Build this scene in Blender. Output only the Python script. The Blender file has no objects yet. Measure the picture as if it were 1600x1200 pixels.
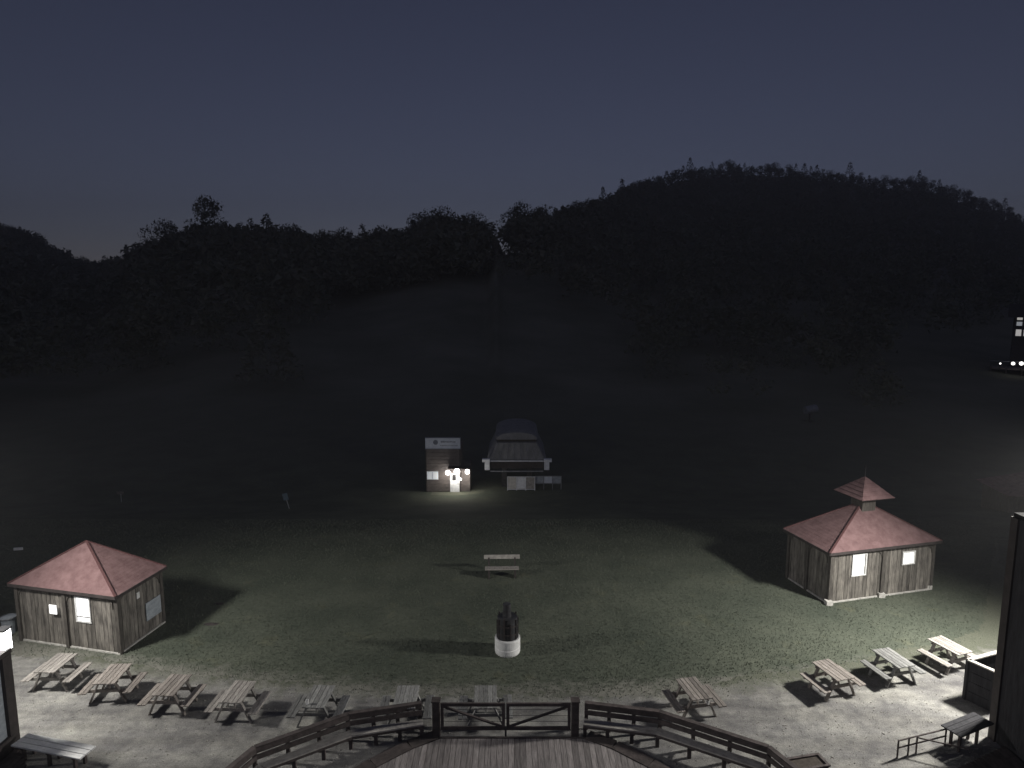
import bpy, math, random
import numpy as np
from mathutils import Vector, Matrix
R = math.radians
sc = bpy.context.scene
col = sc.collection

# ------------------------------------------------------------------ camera, sky, exposure
CAM_H = 12.0; PITCH = 8.0; FPX = 1050.0
cam = bpy.data.objects.new('camera', bpy.data.cameras.new('camera'))
col.objects.link(cam); sc.camera = cam
cam.location = (0, 0, CAM_H); cam.rotation_euler = (R(90 - PITCH), 0, 0)
cam.data.sensor_width = 36; cam.data.lens = 36 * FPX / 1600
cam.data.clip_start = .1; cam.data.clip_end = 4000

w = bpy.data.worlds.new('World'); sc.world = w; w.use_nodes = True
nt = w.node_tree; bg = nt.nodes['Background']
sky = nt.nodes.new('ShaderNodeTexSky'); sky.sky_type = 'NISHITA'
sky.sun_disc = False; sky.sun_elevation = R(28); sky.sun_rotation = R(185)
sky.altitude = 200; sky.air_density = 1.0; sky.dust_density = 0.4; sky.ozone_density = 1.6
hs = nt.nodes.new('ShaderNodeHueSaturation'); hs.inputs['Saturation'].default_value = .72
nt.links.new(sky.outputs[0], hs.inputs['Color'])
tint = nt.nodes.new('ShaderNodeMix'); tint.data_type = 'RGBA'; tint.blend_type = 'MULTIPLY'; tint.inputs[0].default_value = 1
tint.inputs[7].default_value = (1.02, .93, 1.2, 1)
nt.links.new(hs.outputs[0], tint.inputs[6]); nt.links.new(tint.outputs[2], bg.inputs['Color'])
bg.inputs['Strength'].default_value = .0121

sc.view_settings.view_transform = 'Standard'; sc.view_settings.look = 'None'
sc.view_settings.gamma = 1; sc.view_settings.use_curve_mapping = False
sc.view_settings.exposure = 0.0

def flood(name, loc, target, watt, angle=150, colr=(1, .97, .9), size=.5):
    l = bpy.data.lights.new(name, 'SPOT'); l.energy = watt; l.spot_size = R(angle); l.spot_blend = .9
    l.shadow_soft_size = size; l.color = colr
    o = bpy.data.objects.new(name, l); col.objects.link(o); o.location = loc
    o.rotation_euler = (Vector(target) - Vector(loc)).to_track_quat('-Z', 'Y').to_euler()
    return o
LL = Vector((-16.6, 17.2, 7.2)); LR = Vector((17.0, 19.0, 7.3))
flood('floodlight_beam', LL, (-5.5, 17.5, 0), 4800, 168)
flood('floodlight_beam', LR, (9.5, 17.2, 0), 11000, 163)

# ------------------------------------------------------------------ helpers
def smooth(t): t = min(1, max(0, t)); return t * t * (3 - 2 * t)
def link(o): col.objects.link(o); return o
def tag(o, label=None, cat=None, group=None, kind=None):
    if label: o['label'] = label
    if cat: o['category'] = cat
    if group: o['group'] = group
    if kind: o['kind'] = kind
    return o
def empty(name, loc=(0, 0, 0), rz=0.0):
    o = bpy.data.objects.new(name, None); link(o); o.location = loc; o.rotation_euler = (0, 0, rz)
    o.empty_display_size = .3
    return o
class MB:
    def __init__(s): s.v = []; s.f = []
    def add(s, vs, fs):
        n = len(s.v); s.v += [tuple(v) for v in vs]; s.f += [tuple(i + n for i in f) for f in fs]; return s
    def box(s, c, d, rot=None, bevel=0.0):
        hx, hy, hz = d[0] / 2, d[1] / 2, d[2] / 2
        m = rot or Matrix.Identity(3)
        vs = [m @ Vector((x * hx, y * hy, z * hz)) + Vector(c) for x in (-1, 1) for y in (-1, 1) for z in (-1, 1)]
        return s.add(vs, [(0, 1, 3, 2), (4, 6, 7, 5), (0, 4, 5, 1), (2, 3, 7, 6), (0, 2, 6, 4), (1, 5, 7, 3)])
    def bar(s, a, b, wd, h, up=(0, 0, 1)):
        a = Vector(a); b = Vector(b); d = (b - a); L = d.length; d.normalize()
        x = d.cross(Vector(up));
        if x.length < 1e-4: x = d.cross(Vector((1, 0, 0)))
        x.normalize(); z = x.cross(d)
        m = Matrix((x, d, z)).transposed()
        return s.box((a + b) / 2, (wd, L, h), m)
    def tube(s, a, b, r, r2=None, n=12, cap=True):
        a = Vector(a); b = Vector(b); d = (b - a).normalized(); r2 = r if r2 is None else r2
        x = d.cross(Vector((0, 0, 1)));
        if x.length < 1e-3: x = Vector((1, 0, 0))
        x.normalize(); y = d.cross(x)
        vs = []
        for p, q in ((a, r), (b, r2)):
            for i in range(n):
                t = 2 * math.pi * i / n; vs.append(p + x * math.cos(t) * q + y * math.sin(t) * q)
        fs = [(i, (i + 1) % n, n + (i + 1) % n, n + i) for i in range(n)]
        if cap: fs += [tuple(range(n))[::-1], tuple(range(n, 2 * n))]
        return s.add(vs, fs)
    def lathe(s, prof, c=(0, 0, 0), n=24):
        vs = []; fs = []
        for r, z in prof:
            for i in range(n):
                t = 2 * math.pi * i / n; vs.append((c[0] + r * math.cos(t), c[1] + r * math.sin(t), c[2] + z))
        for k in range(len(prof) - 1):
            for i in range(n):
                j = (i + 1) % n; fs.append((k * n + i, k * n + j, (k + 1) * n + j, (k + 1) * n + i))
        return s.add(vs, fs)
    def build(s, name, mat, parent=None, loc=None, smooth=False, bevel=0.0):
        me = bpy.data.meshes.new(name); me.from_pydata([tuple(v) for v in s.v], [], s.f); me.update()
        me.materials.append(mat)
        if smooth: me.polygons.foreach_set('use_smooth', [True] * len(me.polygons))
        o = bpy.data.objects.new(name, me); link(o)
        if parent: o.parent = parent
        if loc is not None: o.location = loc
        if bevel:
            b = o.modifiers.new('bevel', 'BEVEL'); b.width = bevel; b.segments = 1; b.limit_method = 'ANGLE'
        return o
def inst(o, parent, loc, rot=None, scale=None, name=None):
    c = o.copy(); link(c); c.parent = parent; c.location = loc
    if rot is not None: c.rotation_euler = rot
    if scale is not None: c.scale = scale
    return c
def copy_tree(o, parent=None):
    c = o.copy(); link(c); c.parent = parent
    for ch in list(o.children): copy_tree(ch, c)
    return c

# ------------------------------------------------------------------ materials
def mat(name, c, rough=.8, c2=None, scale=3.0, detail=6, stretch=(1, 1, 1), bump=0.0, bscale=None, spec=.3,
        metal=0.0, mix_lo=.35, mix_hi=.65, random_tint=0.0, coord='Object'):
    m = bpy.data.materials.new(name); m.use_nodes = True; n = m.node_tree; N = n.nodes; Lk = n.links
    b = N['Principled BSDF']; b.inputs['Roughness'].default_value = rough
    b.inputs['Specular IOR Level'].default_value = spec; b.inputs['Metallic'].default_value = metal
    tc = N.new('ShaderNodeTexCoord'); mp = N.new('ShaderNodeMapping'); mp.inputs['Scale'].default_value = stretch
    Lk.new(tc.outputs[coord], mp.inputs[0])
    oi = N.new('ShaderNodeObjectInfo')
    ad = N.new('ShaderNodeVectorMath'); ad.operation = 'ADD'
    sc_ = N.new('ShaderNodeVectorMath'); sc_.operation = 'SCALE'; sc_.inputs['Scale'].default_value = 37.0 if random_tint else 0.0
    cmb = N.new('ShaderNodeCombineXYZ')
    for i in range(3): Lk.new(oi.outputs['Random'], cmb.inputs[i])
    Lk.new(cmb.outputs[0], sc_.inputs[0]); Lk.new(mp.outputs[0], ad.inputs[0]); Lk.new(sc_.outputs[0], ad.inputs[1])
    no = N.new('ShaderNodeTexNoise'); no.inputs['Scale'].default_value = scale; no.inputs['Detail'].default_value = detail
    no.inputs['Roughness'].default_value = .65
    Lk.new(ad.outputs[0], no.inputs['Vector'])
    cr = N.new('ShaderNodeValToRGB'); cr.color_ramp.elements[0].position = mix_lo; cr.color_ramp.elements[1].position = mix_hi
    cr.color_ramp.elements[0].color = (*c, 1); cr.color_ramp.elements[1].color = (*(c2 or tuple(x * 1.35 for x in c)), 1)
    Lk.new(no.outputs['Fac'], cr.inputs[0])
    out = cr.outputs[0]
    if random_tint:
        h = N.new('ShaderNodeHueSaturation'); mr = N.new('ShaderNodeMapRange')
        mr.inputs['To Min'].default_value = 1 - random_tint; mr.inputs['To Max'].default_value = 1 + random_tint
        Lk.new(oi.outputs['Random'], mr.inputs[0]); Lk.new(mr.outputs[0], h.inputs['Value']); Lk.new(out, h.inputs['Color'])
        out = h.outputs[0]
    Lk.new(out, b.inputs['Base Color'])
    if bump:
        n2 = N.new('ShaderNodeTexNoise'); n2.inputs['Scale'].default_value = bscale or scale * 4; n2.inputs['Detail'].default_value = 5
        Lk.new(ad.outputs[0], n2.inputs['Vector'])
        bp = N.new('ShaderNodeBump'); bp.inputs['Strength'].default_value = bump; bp.inputs['Distance'].default_value = .05
        Lk.new(n2.outputs['Fac'], bp.inputs['Height']); Lk.new(bp.outputs[0], b.inputs['Normal'])
    return m
def emit(name, c, s):
    m = bpy.data.materials.new(name); m.use_nodes = True; b = m.node_tree.nodes['Principled BSDF']
    b.inputs['Base Color'].default_value = (*c, 1); b.inputs['Emission Color'].default_value = (*c, 1)
    b.inputs['Emission Strength'].default_value = s
    return m
M = {}
M['table'] = mat('table_wood', (.19, .175, .165), .85, (.38, .355, .33), 6, stretch=(6, 1, 6), random_tint=.22, bump=.3)
M['deck'] = mat('deck_wood', (.14, .125, .125), .8, (.30, .275, .27), 4, stretch=(8, .6, 8), random_tint=.3, bump=.3)
M['rail'] = mat('rail_wood', (.045, .037, .036), .8, (.10, .082, .08), 5, stretch=(1, 1, 1), random_tint=.2, bump=.3)
M['seat'] = mat('seat_wood', (.26, .245, .23), .8, (.42, .40, .37), 5, random_tint=.15, bump=.3)
M['hutwall'] = mat('weathered_board', (.055, .05, .047), .9, (.26, .24, .215), 2.2, stretch=(3, 3, .7), random_tint=.25, bump=.4, mix_lo=.3, mix_hi=.7)
M['post'] = mat('dark_post', (.05, .045, .042), .85, (.11, .10, .09), 5, stretch=(3, 3, .6), bump=.3)
M['roof'] = mat('red_roof', (.15, .088, .09), .9, (.225, .14, .142), 3.5, random_tint=.05, bump=.35, bscale=60)
M['roofridge'] = mat('red_ridge', (.09, .04, .042), .9, (.12, .06, .06), 9, bump=.2)
M['trim'] = mat('dark_trim', (.035, .03, .03), .7, (.06, .05, .05), 4)
M['white'] = mat('white_panel', (.62, .62, .62), .6, (.78, .78, .78), 4)
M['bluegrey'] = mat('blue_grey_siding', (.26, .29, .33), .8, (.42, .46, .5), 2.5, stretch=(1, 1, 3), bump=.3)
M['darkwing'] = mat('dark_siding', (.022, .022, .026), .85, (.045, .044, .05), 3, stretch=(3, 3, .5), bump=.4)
M['steel'] = mat('grey_steel', (.20, .21, .23), .5, (.30, .31, .33), 4, metal=.3)
M['darksteel'] = mat('dark_steel', (.03, .03, .034), .5, (.06, .06, .065), 5, metal=.3)
M['hood'] = mat('terminal_hood', (.17, .172, .18), .7, (.25, .252, .262), 3, stretch=(1, 1, .4))
M['palemetal'] = mat('pale_metal', (.6, .62, .66), .5, (.8, .82, .85), 4)
M['sign'] = mat('sign_face', (.55, .6, .68), .6, (.68, .73, .8), 6)
M['signdark'] = mat('sign_print', (.14, .16, .2), .7, (.2, .22, .27), 9)
M['housewall'] = mat('grey_brown_siding', (.10, .088, .086), .85, (.17, .15, .145), 3, stretch=(1, 1, 4), bump=.3)
M['concrete'] = mat('pale_concrete', (.42, .41, .39), .85, (.6, .58, .55), 5, bump=.2)
M['winlit'] = emit('lit_window_left', (1, 1, 1), 1.3)
M['winlit2'] = emit('lit_window_right', (1, 1, .97), .95)
M['noticeemit'] = emit('notice_emission', (1, 1, 1), .7)  # white notice, its brightness put in as emission
M['lamp'] = emit('lamp_glow', (1, .97, .92), 40)
M['lampfar'] = emit('lamp_far', (1, .97, .92), 10)
M['lampterrace'] = emit('lamp_terrace', (1, .97, .92), 2.5)
M['windim'] = emit('dim_window', (.8, .85, .9), .22)
M['bark'] = mat('bark', (.05, .042, .035), .95, (.09, .075, .065), 4, stretch=(3, 3, .5))
M['leaf'] = mat('leaf', (.07, .082, .06), .9, (.125, .13, .1), .35, random_tint=.25, coord='Object')
M['leafdark'] = mat('conifer_leaf', (.055, .068, .058), .9, (.095, .105, .085), .35, random_tint=.25)
M['stone'] = mat('gravel_stone', (.25, .24, .22), .9, (.48, .46, .43), 8, random_tint=.2)

def ground_mat():
    m = bpy.data.materials.new('lawn'); m.use_nodes = True; N = m.node_tree.nodes; L = m.node_tree.links
    b = N['Principled BSDF']; b.inputs['Roughness'].default_value = .95; b.inputs['Specular IOR Level'].default_value = .1
    g = N.new('ShaderNodeNewGeometry')
    def noise(s, d=6, r=.6):
        n = N.new('ShaderNodeTexNoise'); n.inputs['Scale'].default_value = s; n.inputs['Detail'].default_value = d
        n.inputs['Roughness'].default_value = r; L.new(g.outputs['Position'], n.inputs['Vector']); return n.outputs['Fac']
    def ramp(f, a, bb, lo, hi):
        r = N.new('ShaderNodeValToRGB'); r.color_ramp.elements[0].position = lo; r.color_ramp.elements[1].position = hi
        r.color_ramp.elements[0].color = (*a, 1); r.color_ramp.elements[1].color = (*bb, 1); L.new(f, r.inputs[0]); return r.outputs[0]
    def mix(f, a, bb, kind='MIX'):
        x = N.new('ShaderNodeMix'); x.data_type = 'RGBA'; x.blend_type = kind
        if isinstance(f, float): x.inputs[0].default_value = f
        else: L.new(f, x.inputs[0])
        L.new(a, x.inputs[6]); L.new(bb, x.inputs[7]); return x.outputs[2]
    def mulv(a, k):
        q = N.new('ShaderNodeMath'); q.operation = 'MULTIPLY'; L.new(a, q.inputs[0]); q.inputs[1].default_value = k; return q.outputs[0]
    c = ramp(noise(.35), (.072, .084, .066), (.115, .126, .098), .35, .68)
    c2 = ramp(noise(9), (.72, .72, .72), (1.2, 1.2, 1.2), .3, .7)
    c = mix(.8, c, c2, 'MULTIPLY')
    # worn bare patches
    c3 = ramp(noise(.8, 3), (1, 1, 1), (1.5, 1.35, 1.15), .6, .75)
    c = mix(.6, c, c3, 'MULTIPLY')
    far = N.new('ShaderNodeSeparateXYZ'); L.new(g.outputs['Position'], far.inputs[0])
    c4 = ramp(noise(.06, 5), (.13, .135, .10), (.20, .20, .155), .35, .65)      # taller dry grass on the open slope
    c = mix(ramp(mulv(far.outputs['Y'], .01), (0, 0, 0), (1, 1, 1), .5, .95), c, c4)
    sep = N.new('ShaderNodeSeparateXYZ'); L.new(g.outputs['Position'], sep.inputs[0])
    def mth(op, a, b_, c_=None):
        q = N.new('ShaderNodeMath'); q.operation = op
        for i_, v_ in enumerate((a, b_, c_)):
            if v_ is None: continue
            if isinstance(v_, (int, float)): q.inputs[i_].default_value = v_
            else: L.new(v_, q.inputs[i_])
        return q.outputs[0]
    dist = mth('SUBTRACT', mth('MULTIPLY_ADD', mth('MULTIPLY', sep.outputs['X'], sep.outputs['X']), -.0098, sep.outputs['Y']), 18.65)
    wob = mth('MULTIPLY_ADD', noise(2.2, 8, .75), 2.4, -1.2)
    dist = mth('ADD', dist, wob)
    dusty = ramp(noise(30, 4, .7), (.14, .14, .12), (.24, .235, .21), .3, .7)
    rr_ = ramp(dist, (1, 1, 1), (0, 0, 0), .05, .75)
    c = mix(rr_, c, dusty)
    L.new(c, b.inputs['Base Color'])
    bp = N.new('ShaderNodeBump'); bp.inputs['Strength'].default_value = .35; bp.inputs['Distance'].default_value = .05
    L.new(noise(14, 5), bp.inputs['Height']); L.new(bp.outputs[0], b.inputs['Normal'])
    return m
def gravel_mat():
    m = bpy.data.materials.new('gravel'); m.use_nodes = True; N = m.node_tree.nodes; L = m.node_tree.links
    b = N['Principled BSDF']; b.inputs['Roughness'].default_value = .92; b.inputs['Specular IOR Level'].default_value = .15
    g = N.new('ShaderNodeNewGeometry')
    def noise(s, d=6, r=.6, st=None):
        n = N.new('ShaderNodeTexNoise'); n.inputs['Scale'].default_value = s; n.inputs['Detail'].default_value = d
        n.inputs['Roughness'].default_value = r
        if st:
            mp = N.new('ShaderNodeMapping'); mp.inputs['Scale'].default_value = st[0]; mp.inputs['Rotation'].default_value = (0, 0, st[1])
            L.new(g.outputs['Position'], mp.inputs[0]); L.new(mp.outputs[0], n.inputs['Vector'])
        else: L.new(g.outputs['Position'], n.inputs['Vector'])
        return n.outputs['Fac']
    def ramp(f, a, bb, lo, hi):
        r = N.new('ShaderNodeValToRGB'); r.color_ramp.elements[0].position = lo; r.color_ramp.elements[1].position = hi
        r.color_ramp.elements[0].color = (*a, 1); r.color_ramp.elements[1].color = (*bb, 1); L.new(f, r.inputs[0]); return r.outputs[0]
    def mul(f, a, bb):
        x = N.new('ShaderNodeMix'); x.data_type = 'RGBA'; x.blend_type = 'MULTIPLY'; x.inputs[0].default_value = f
        L.new(a, x.inputs[6]); L.new(bb, x.inputs[7]); return x.outputs[2]
    c = ramp(noise(1.1, 5, .6, ((.35, 1.3, 1), 0)), (.22, .215, .213), (.345, .338, .32), .38, .64)
    c = mul(1.0, c, ramp(noise(.9, 4), (.8, .8, .82), (1.15, 1.15, 1.12), .35, .65))
    c = mul(.9, c, ramp(noise(30, 4, .7), (.72, .72, .72), (1.25, 1.25, 1.25), .3, .7))
    # wheel tracks worn along the yard
    c = mul(.5, c, ramp(noise(.9, 6, .6, ((.2, 2.0, 1), .12)), (.72, .71, .7), (1.1, 1.1, 1.1), .42, .58))
    c = mul(.9, c, ramp(noise(2.6, 7, .7), (.68, .68, .7), (1.2, 1.2, 1.18), .36, .66))
    c = mul(.8, c, ramp(noise(110, 2, .6), (.6, .6, .6), (1.3, 1.3, 1.3), .35, .65))

    sep = N.new('ShaderNodeSeparateXYZ'); L.new(g.outputs['Position'], sep.inputs[0])
    def mth(op, a, b_, c_=None):
        q = N.new('ShaderNodeMath'); q.operation = op
        for i_, v_ in enumerate((a, b_, c_)):
            if v_ is None: continue
            if isinstance(v_, (int, float)): q.inputs[i_].default_value = v_
            else: L.new(v_, q.inputs[i_])
        return q.outputs[0]
    dist = mth('SUBTRACT', mth('MULTIPLY_ADD', mth('MULTIPLY', sep.outputs['X'], sep.outputs['X']), -.0098, sep.outputs['Y']), 18.65)
    wob = mth('MULTIPLY_ADD', noise(2.2, 8, .75), 2.4, -1.2)
    dist = mth('ADD', dist, wob)
    green = ramp(noise(20, 4, .7), (.075, .085, .06), (.15, .155, .12), .3, .7)
    mx = N.new('ShaderNodeMix'); mx.data_type = 'RGBA'; L.new(ramp(dist, (0, 0, 0), (.9, .9, .9), -.0 , .3), mx.inputs[0])
    ndist = mth('ADD', dist, .7); L.new(ramp(ndist, (0, 0, 0), (.95, .95, .95), .1, .9), mx.inputs[0])
    L.new(c, mx.inputs[6]); L.new(green, mx.inputs[7]); c = mx.outputs[2]
    L.new(c, b.inputs['Base Color'])
    bp = N.new('ShaderNodeBump'); bp.inputs['Strength'].default_value = .7; bp.inputs['Distance'].default_value = .04
    L.new(noise(35, 5, .7), bp.inputs['Height']); L.new(bp.outputs[0], b.inputs['Normal'])
    return m
M['lawn'] = ground_mat(); M['gravel'] = gravel_mat()

# ------------------------------------------------------------------ terrain
PX = [-900, -200, 0, 40, 80, 110, 150, 180, 215, 250, 300, 330, 380, 420, 460, 520, 580, 640, 690, 760, 775, 788, 850, 920, 960, 1000, 1050, 1090, 1150, 1250, 1320, 1400, 1440, 1500, 1560, 1600, 1800, 2500]
PYY = [300, 325, 345, 357, 380, 398, 403, 400, 383, 364, 350, 341, 341, 348, 349, 362, 355, 343, 331, 335, 351, 328, 322, 313, 296, 281, 264, 257, 256, 260, 267, 279, 279, 296, 317, 338, 395, 415]
RR = [350, 350, 350, 350, 345, 330, 300, 270, 235, 220, 210, 205, 205, 205, 205, 205, 205, 205, 205, 210, 215, 220, 240, 300, 380, 450, 500, 530, 550, 550, 550, 550, 540, 520, 500, 480, 450, 450]
HH = [12, 12, 12, 12, 12, 12, 11, 11, 12, 13, 13, 13, 13, 13, 13, 13, 13, 13, 14, 14, 3, 14, 13, 12, 11, 10, 10, 9, 9, 9, 9, 9, 9, 9, 9, 9, 9, 9]
cp, sp = math.cos(R(PITCH)), math.sin(R(PITCH))
SS = []; KK = []
for a, b_ in zip(PX, PYY):
    v = (600 - b_) / FPX; d1 = cp + v * sp; d2 = -sp + v * cp
    SS.append((a - 800) / FPX / d1); KK.append(d2 / d1)
SS = np.array(SS); KK = np.array(KK); RR = np.array(RR, float); HH = np.array(HH, float)
def ground(x, y):
    x = np.asarray(x, float); y = np.asarray(y, float)
    s = np.clip(x / np.maximum(y, 1), -1.6, 1.6)
    Rr = np.interp(s, SS, RR); K = np.interp(s, SS, KK); H = np.interp(s, SS, HH)
    zr = CAM_H + Rr * K - H
    t = np.clip((y - 28) / 24, 0, 1); base = -3.6 * t * t * (3 - 2 * t)
    u = np.clip((y - 58) / (Rr - 58), 0, 1)
    z = base + (zr + 3.6) * u ** 1.5
    und = .6 * np.sin(x * .05 + 1) * np.sin(y * .043) * np.clip((y - 60) / 60, 0, 1)
    z = z + und - np.maximum(0, y - Rr) * .35
    return np.maximum(z, -25)
def gz(x, y): return float(ground(x, y))

t = np.linspace(-1, 1, 321); gx = 18 * np.sinh(t * 4.6)
t = np.linspace(0, 1, 330); gy = -60 + 100 * t + 900 * t ** 3.2
X, Y = np.meshgrid(gx, gy); Z = ground(X, Y)
rng = np.random.default_rng(4)
V = np.stack([X, Y, Z], -1).reshape(-1, 3); nx = len(gx); ny = len(gy)
i = np.arange(nx - 1)[None, :] + nx * np.arange(ny - 1)[:, None]
Fq = np.stack([i, i + 1, i + nx + 1, i + nx], -1).reshape(-1, 4)
def np_mesh(name, V, F, m, smooth=False):
    me = bpy.data.meshes.new(name); k = F.shape[1]
    me.vertices.add(len(V)); me.vertices.foreach_set('co', np.ascontiguousarray(V, dtype=np.float32).ravel())
    me.loops.add(F.size); me.loops.foreach_set('vertex_index', np.ascontiguousarray(F, dtype=np.int32).ravel())
    me.polygons.add(len(F)); me.polygons.foreach_set('loop_start', np.arange(0, F.size, k, dtype=np.int32))
    me.update(calc_edges=True); me.validate()
    if smooth: me.polygons.foreach_set('use_smooth', np.ones(len(F), bool))
    me.materials.append(m)
    return me
me = np_mesh('ground', V, Fq, M['lawn'], True)
tag(link(bpy.data.objects.new('ground', me)), kind='structure')

# gravel yard: one sheet with a ragged outer edge
edge = [(-34, 26), (-26, 23.2), (-17.1, 20.95), (-13.4, 20.5), (-10.06, 19.75), (-6.87, 19.15), (-3.86, 18.8), (0, 18.63), (2.87, 18.63),
        (5.84, 18.95), (8.04, 19.64), (11.64, 20.75), (15.2, 21.6), (16.6, 22.6), (18.2, 24.4), (21.4, 28.4), (24, 32), (30, 33)]
ex = []; 
for k in range(len(edge) - 1):
    a, b_ = edge[k], edge[k + 1]; L_ = math.hypot(b_[0] - a[0], b_[1] - a[1]); n_ = max(2, int(L_ / .07))
    for q in range(n_):
        f = q / n_; ex.append((a[0] + (b_[0] - a[0]) * f, a[1] + (b_[1] - a[1]) * f))
random.seed(3)
ph = [random.uniform(0, 6.28) for _ in range(5)]
ev = []
for k, (a, b_) in enumerate(ex):
    o_ = .12 * math.sin(a * .9 + ph[0]) + .07 * math.sin(a * 2.3 + ph[1]) + .03 * math.sin(a * 7 + ph[2]) + random.gauss(0, .06)
    ev.append((a, b_ + o_))
gv = []; gf = []; n_ = len(ev)
rows = 14
for r_ in range(rows + 1):
    f = (r_ / rows) ** .7
    for (a, b_) in ev:
        y_ = b_ + (-6 - b_) * f
        gv.append((a, y_, gz(a, y_) + .006))
for r_ in range(rows):
    for k in range(n_ - 1):
        p = r_ * n_ + k; gf.append((p, p + n_, p + n_ + 1, p + 1))
me = bpy.data.meshes.new('gravel_yard'); me.from_pydata(gv, [], gf); me.materials.append(M['gravel'])
tag(link(bpy.data.objects.new('gravel_yard', me)), kind='structure')

# ------------------------------------------------------------------ grass blades and loose stones (stuff)
def in_gravel(x, y): return y < np.interp(x, [e[0] for e in edge], [e[1] for e in edge])
n = 120000
yy = 17.8 + 20 * rng.random(n) ** 1.3; xx = (rng.random(n) * 2 - 1) * (yy * .86)
ok = ~in_gravel(xx, yy + rng.normal(0, .3, n)); xx = xx[ok]; yy = yy[ok]; n = len(xx)
zz = ground(xx, yy); hgt = .025 + .04 * rng.random(n); ang = rng.random(n) * 6.28
wd = .014
base = np.stack([xx, yy, zz], -1); dx = np.stack([np.cos(ang) * wd, np.sin(ang) * wd, 0 * ang], -1)
tip = base + np.stack([rng.normal(0, .03, n), rng.normal(0, .03, n), hgt], -1)
V = np.stack([base - dx, base + dx, tip], 1).reshape(-1, 3)
M['blade'] = mat('grass_blade', (.085, .10, .078), .9, (.13, .142, .112), .9, spec=.15)
me = np_mesh('grass', V, np.arange(len(V)).reshape(-1, 3), M['blade'])
tag(link(bpy.data.objects.new('grass', me)), 'short mown grass on the lawn between the two huts', 'grass', kind='stuff')
n = 9000
yy = 14 + 7.5 * rng.random(n); xx = (rng.random(n) * 2 - 1) * 15
ok = in_gravel(xx, yy + .1) & ~((np.abs(xx) < 3.6) & (yy < 16.8)); xx = xx[ok]; yy = yy[ok]; n = len(xx)
r_ = .008 + .018 * rng.random(n) ** 2
oc = np.array([(1, 0, 0), (-1, 0, 0), (0, 1, 0), (0, -1, 0), (0, 0, .7), (0, 0, -.7)], float)
of = np.array([(0, 2, 4), (2, 1, 4), (1, 3, 4), (3, 0, 4), (2, 0, 5), (1, 2, 5), (3, 1, 5), (0, 3, 5)])
V = (oc[None] * r_[:, None, None] * (1 + .3 * rng.standard_normal((n, 6, 1))) + np.stack([xx, yy, 0 * xx + .01], -1)[:, None]).reshape(-1, 3)
F_ = (of[None] + 6 * np.arange(n)[:, None, None]).reshape(-1, 3)
me = np_mesh('loose_stones', V, F_, M['stone'])
tag(link(bpy.data.objects.new('loose_stones', me)), 'loose pale stones scattered over the gravel yard', 'gravel', kind='stuff')

# ------------------------------------------------------------------ trees
def crown_np(kind, seed, ntri, h):
    r = np.random.default_rng(seed); P = []
    if kind == 'leafy':
        nl = 7
        cen = np.stack([r.normal(0, .17, nl), r.normal(0, .17, nl), .42 + .42 * r.random(nl)], -1) * h
        cen[0] = (0, 0, .8 * h); rad = (.15 + .1 * r.random(nl)) * h
        which = r.integers(0, nl, ntri); d = r.standard_normal((ntri, 3)); d /= np.linalg.norm(d, axis=1)[:, None]
        pos = cen[which] + d * (rad[which] * (.55 + .45 * r.random(ntri)))[:, None] * np.array([1, 1, .85])
    else:
        z = r.random(ntri) ** 1.35; tier = np.floor(z * 9) / 9; rr = (1 - z) ** .8 * .27 * (1 + .35 * (1 - (z * 9 % 1))) + .01
        a = r.random(ntri) * 6.28; q = np.sqrt(r.random(ntri)) * .45 + .55
        pos = np.stack([np.cos(a) * rr * q, np.sin(a) * rr * q, .1 + .9 * z], -1) * h
    sz = h * (.055 if kind == 'leafy' else .045) * (90 / max(ntri, 60)) ** .44
    off = r.standard_normal((ntri, 3, 3)) * sz
    return (pos[:, None, :] + off).reshape(-1, 3)
def trunk_mb(h, kind, seed):
    random.seed(seed); m = MB(); top = (.55 if kind == 'leafy' else .93) * h
    m.tube((0, 0, -1), (0, 0, top), .018 * h, .006 * h, 6)
    if kind == 'leafy':
        for k in range(5):
            a = random.uniform(0, 6.28); z = random.uniform(.3, .52) * h; L_ = random.uniform(.15, .25) * h
            m.tube((0, 0, z), (math.cos(a) * L_, math.sin(a) * L_, z + L_ * .9), .008 * h, .003 * h, 5)
    return m
def make_tree(kind, seed, ntri, h):
    name = 'leafy_tree' if kind == 'leafy' else 'conifer_tree'
    root = empty(name)
    V = crown_np(kind, seed, ntri, h)
    me = np_mesh('crown', V, np.arange(len(V)).reshape(-1, 3), M['leaf' if kind == 'leafy' else 'leafdark'])
    o = bpy.data.objects.new('crown', me); link(o); o.parent = root
    trunk_mb(h, kind, seed).build('trunk', M['bark'], root)
    return root
protos = {('leafy', k): make_tree('leafy', 10 + k, 1500, 13) for k in range(5)}
protos.update({('conifer', k): make_tree('conifer', 30 + k, 420, 13) for k in range(4)})
used = set()
def place_tree(px, kind, var, scale, label, group, dy=0.0):
    scale *= 1.04
    s = float(np.interp(px, PX, SS)); Yr = float(np.interp(s, SS, RR)) + dy; x = s * Yr
    p = protos[(kind, var)]
    o = p if (kind, var) not in used else copy_tree(p)
    used.add((kind, var))
    o.location = (x, Yr, gz(x, Yr) - .3); o.scale = (scale * random.uniform(.9, 1.15),) * 2 + (scale,)
    o.rotation_euler = (0, 0, random.uniform(0, 6.28))
    if 'group' in o: del o['group']
    tag(o, label, 'tree', group)
random.seed(8)
place_tree(326, 'leafy', 0, 1.5, 'tall rounded tree rising highest above the left-hand skyline', None)
place_tree(264, 'leafy', 1, 1.25, 'round-crowned tree standing just left of the tallest skyline tree', None)
place_tree(197, 'conifer', 0, 1.02, 'small pointed conifer beside the lowest dip of the skyline', None)
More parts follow.
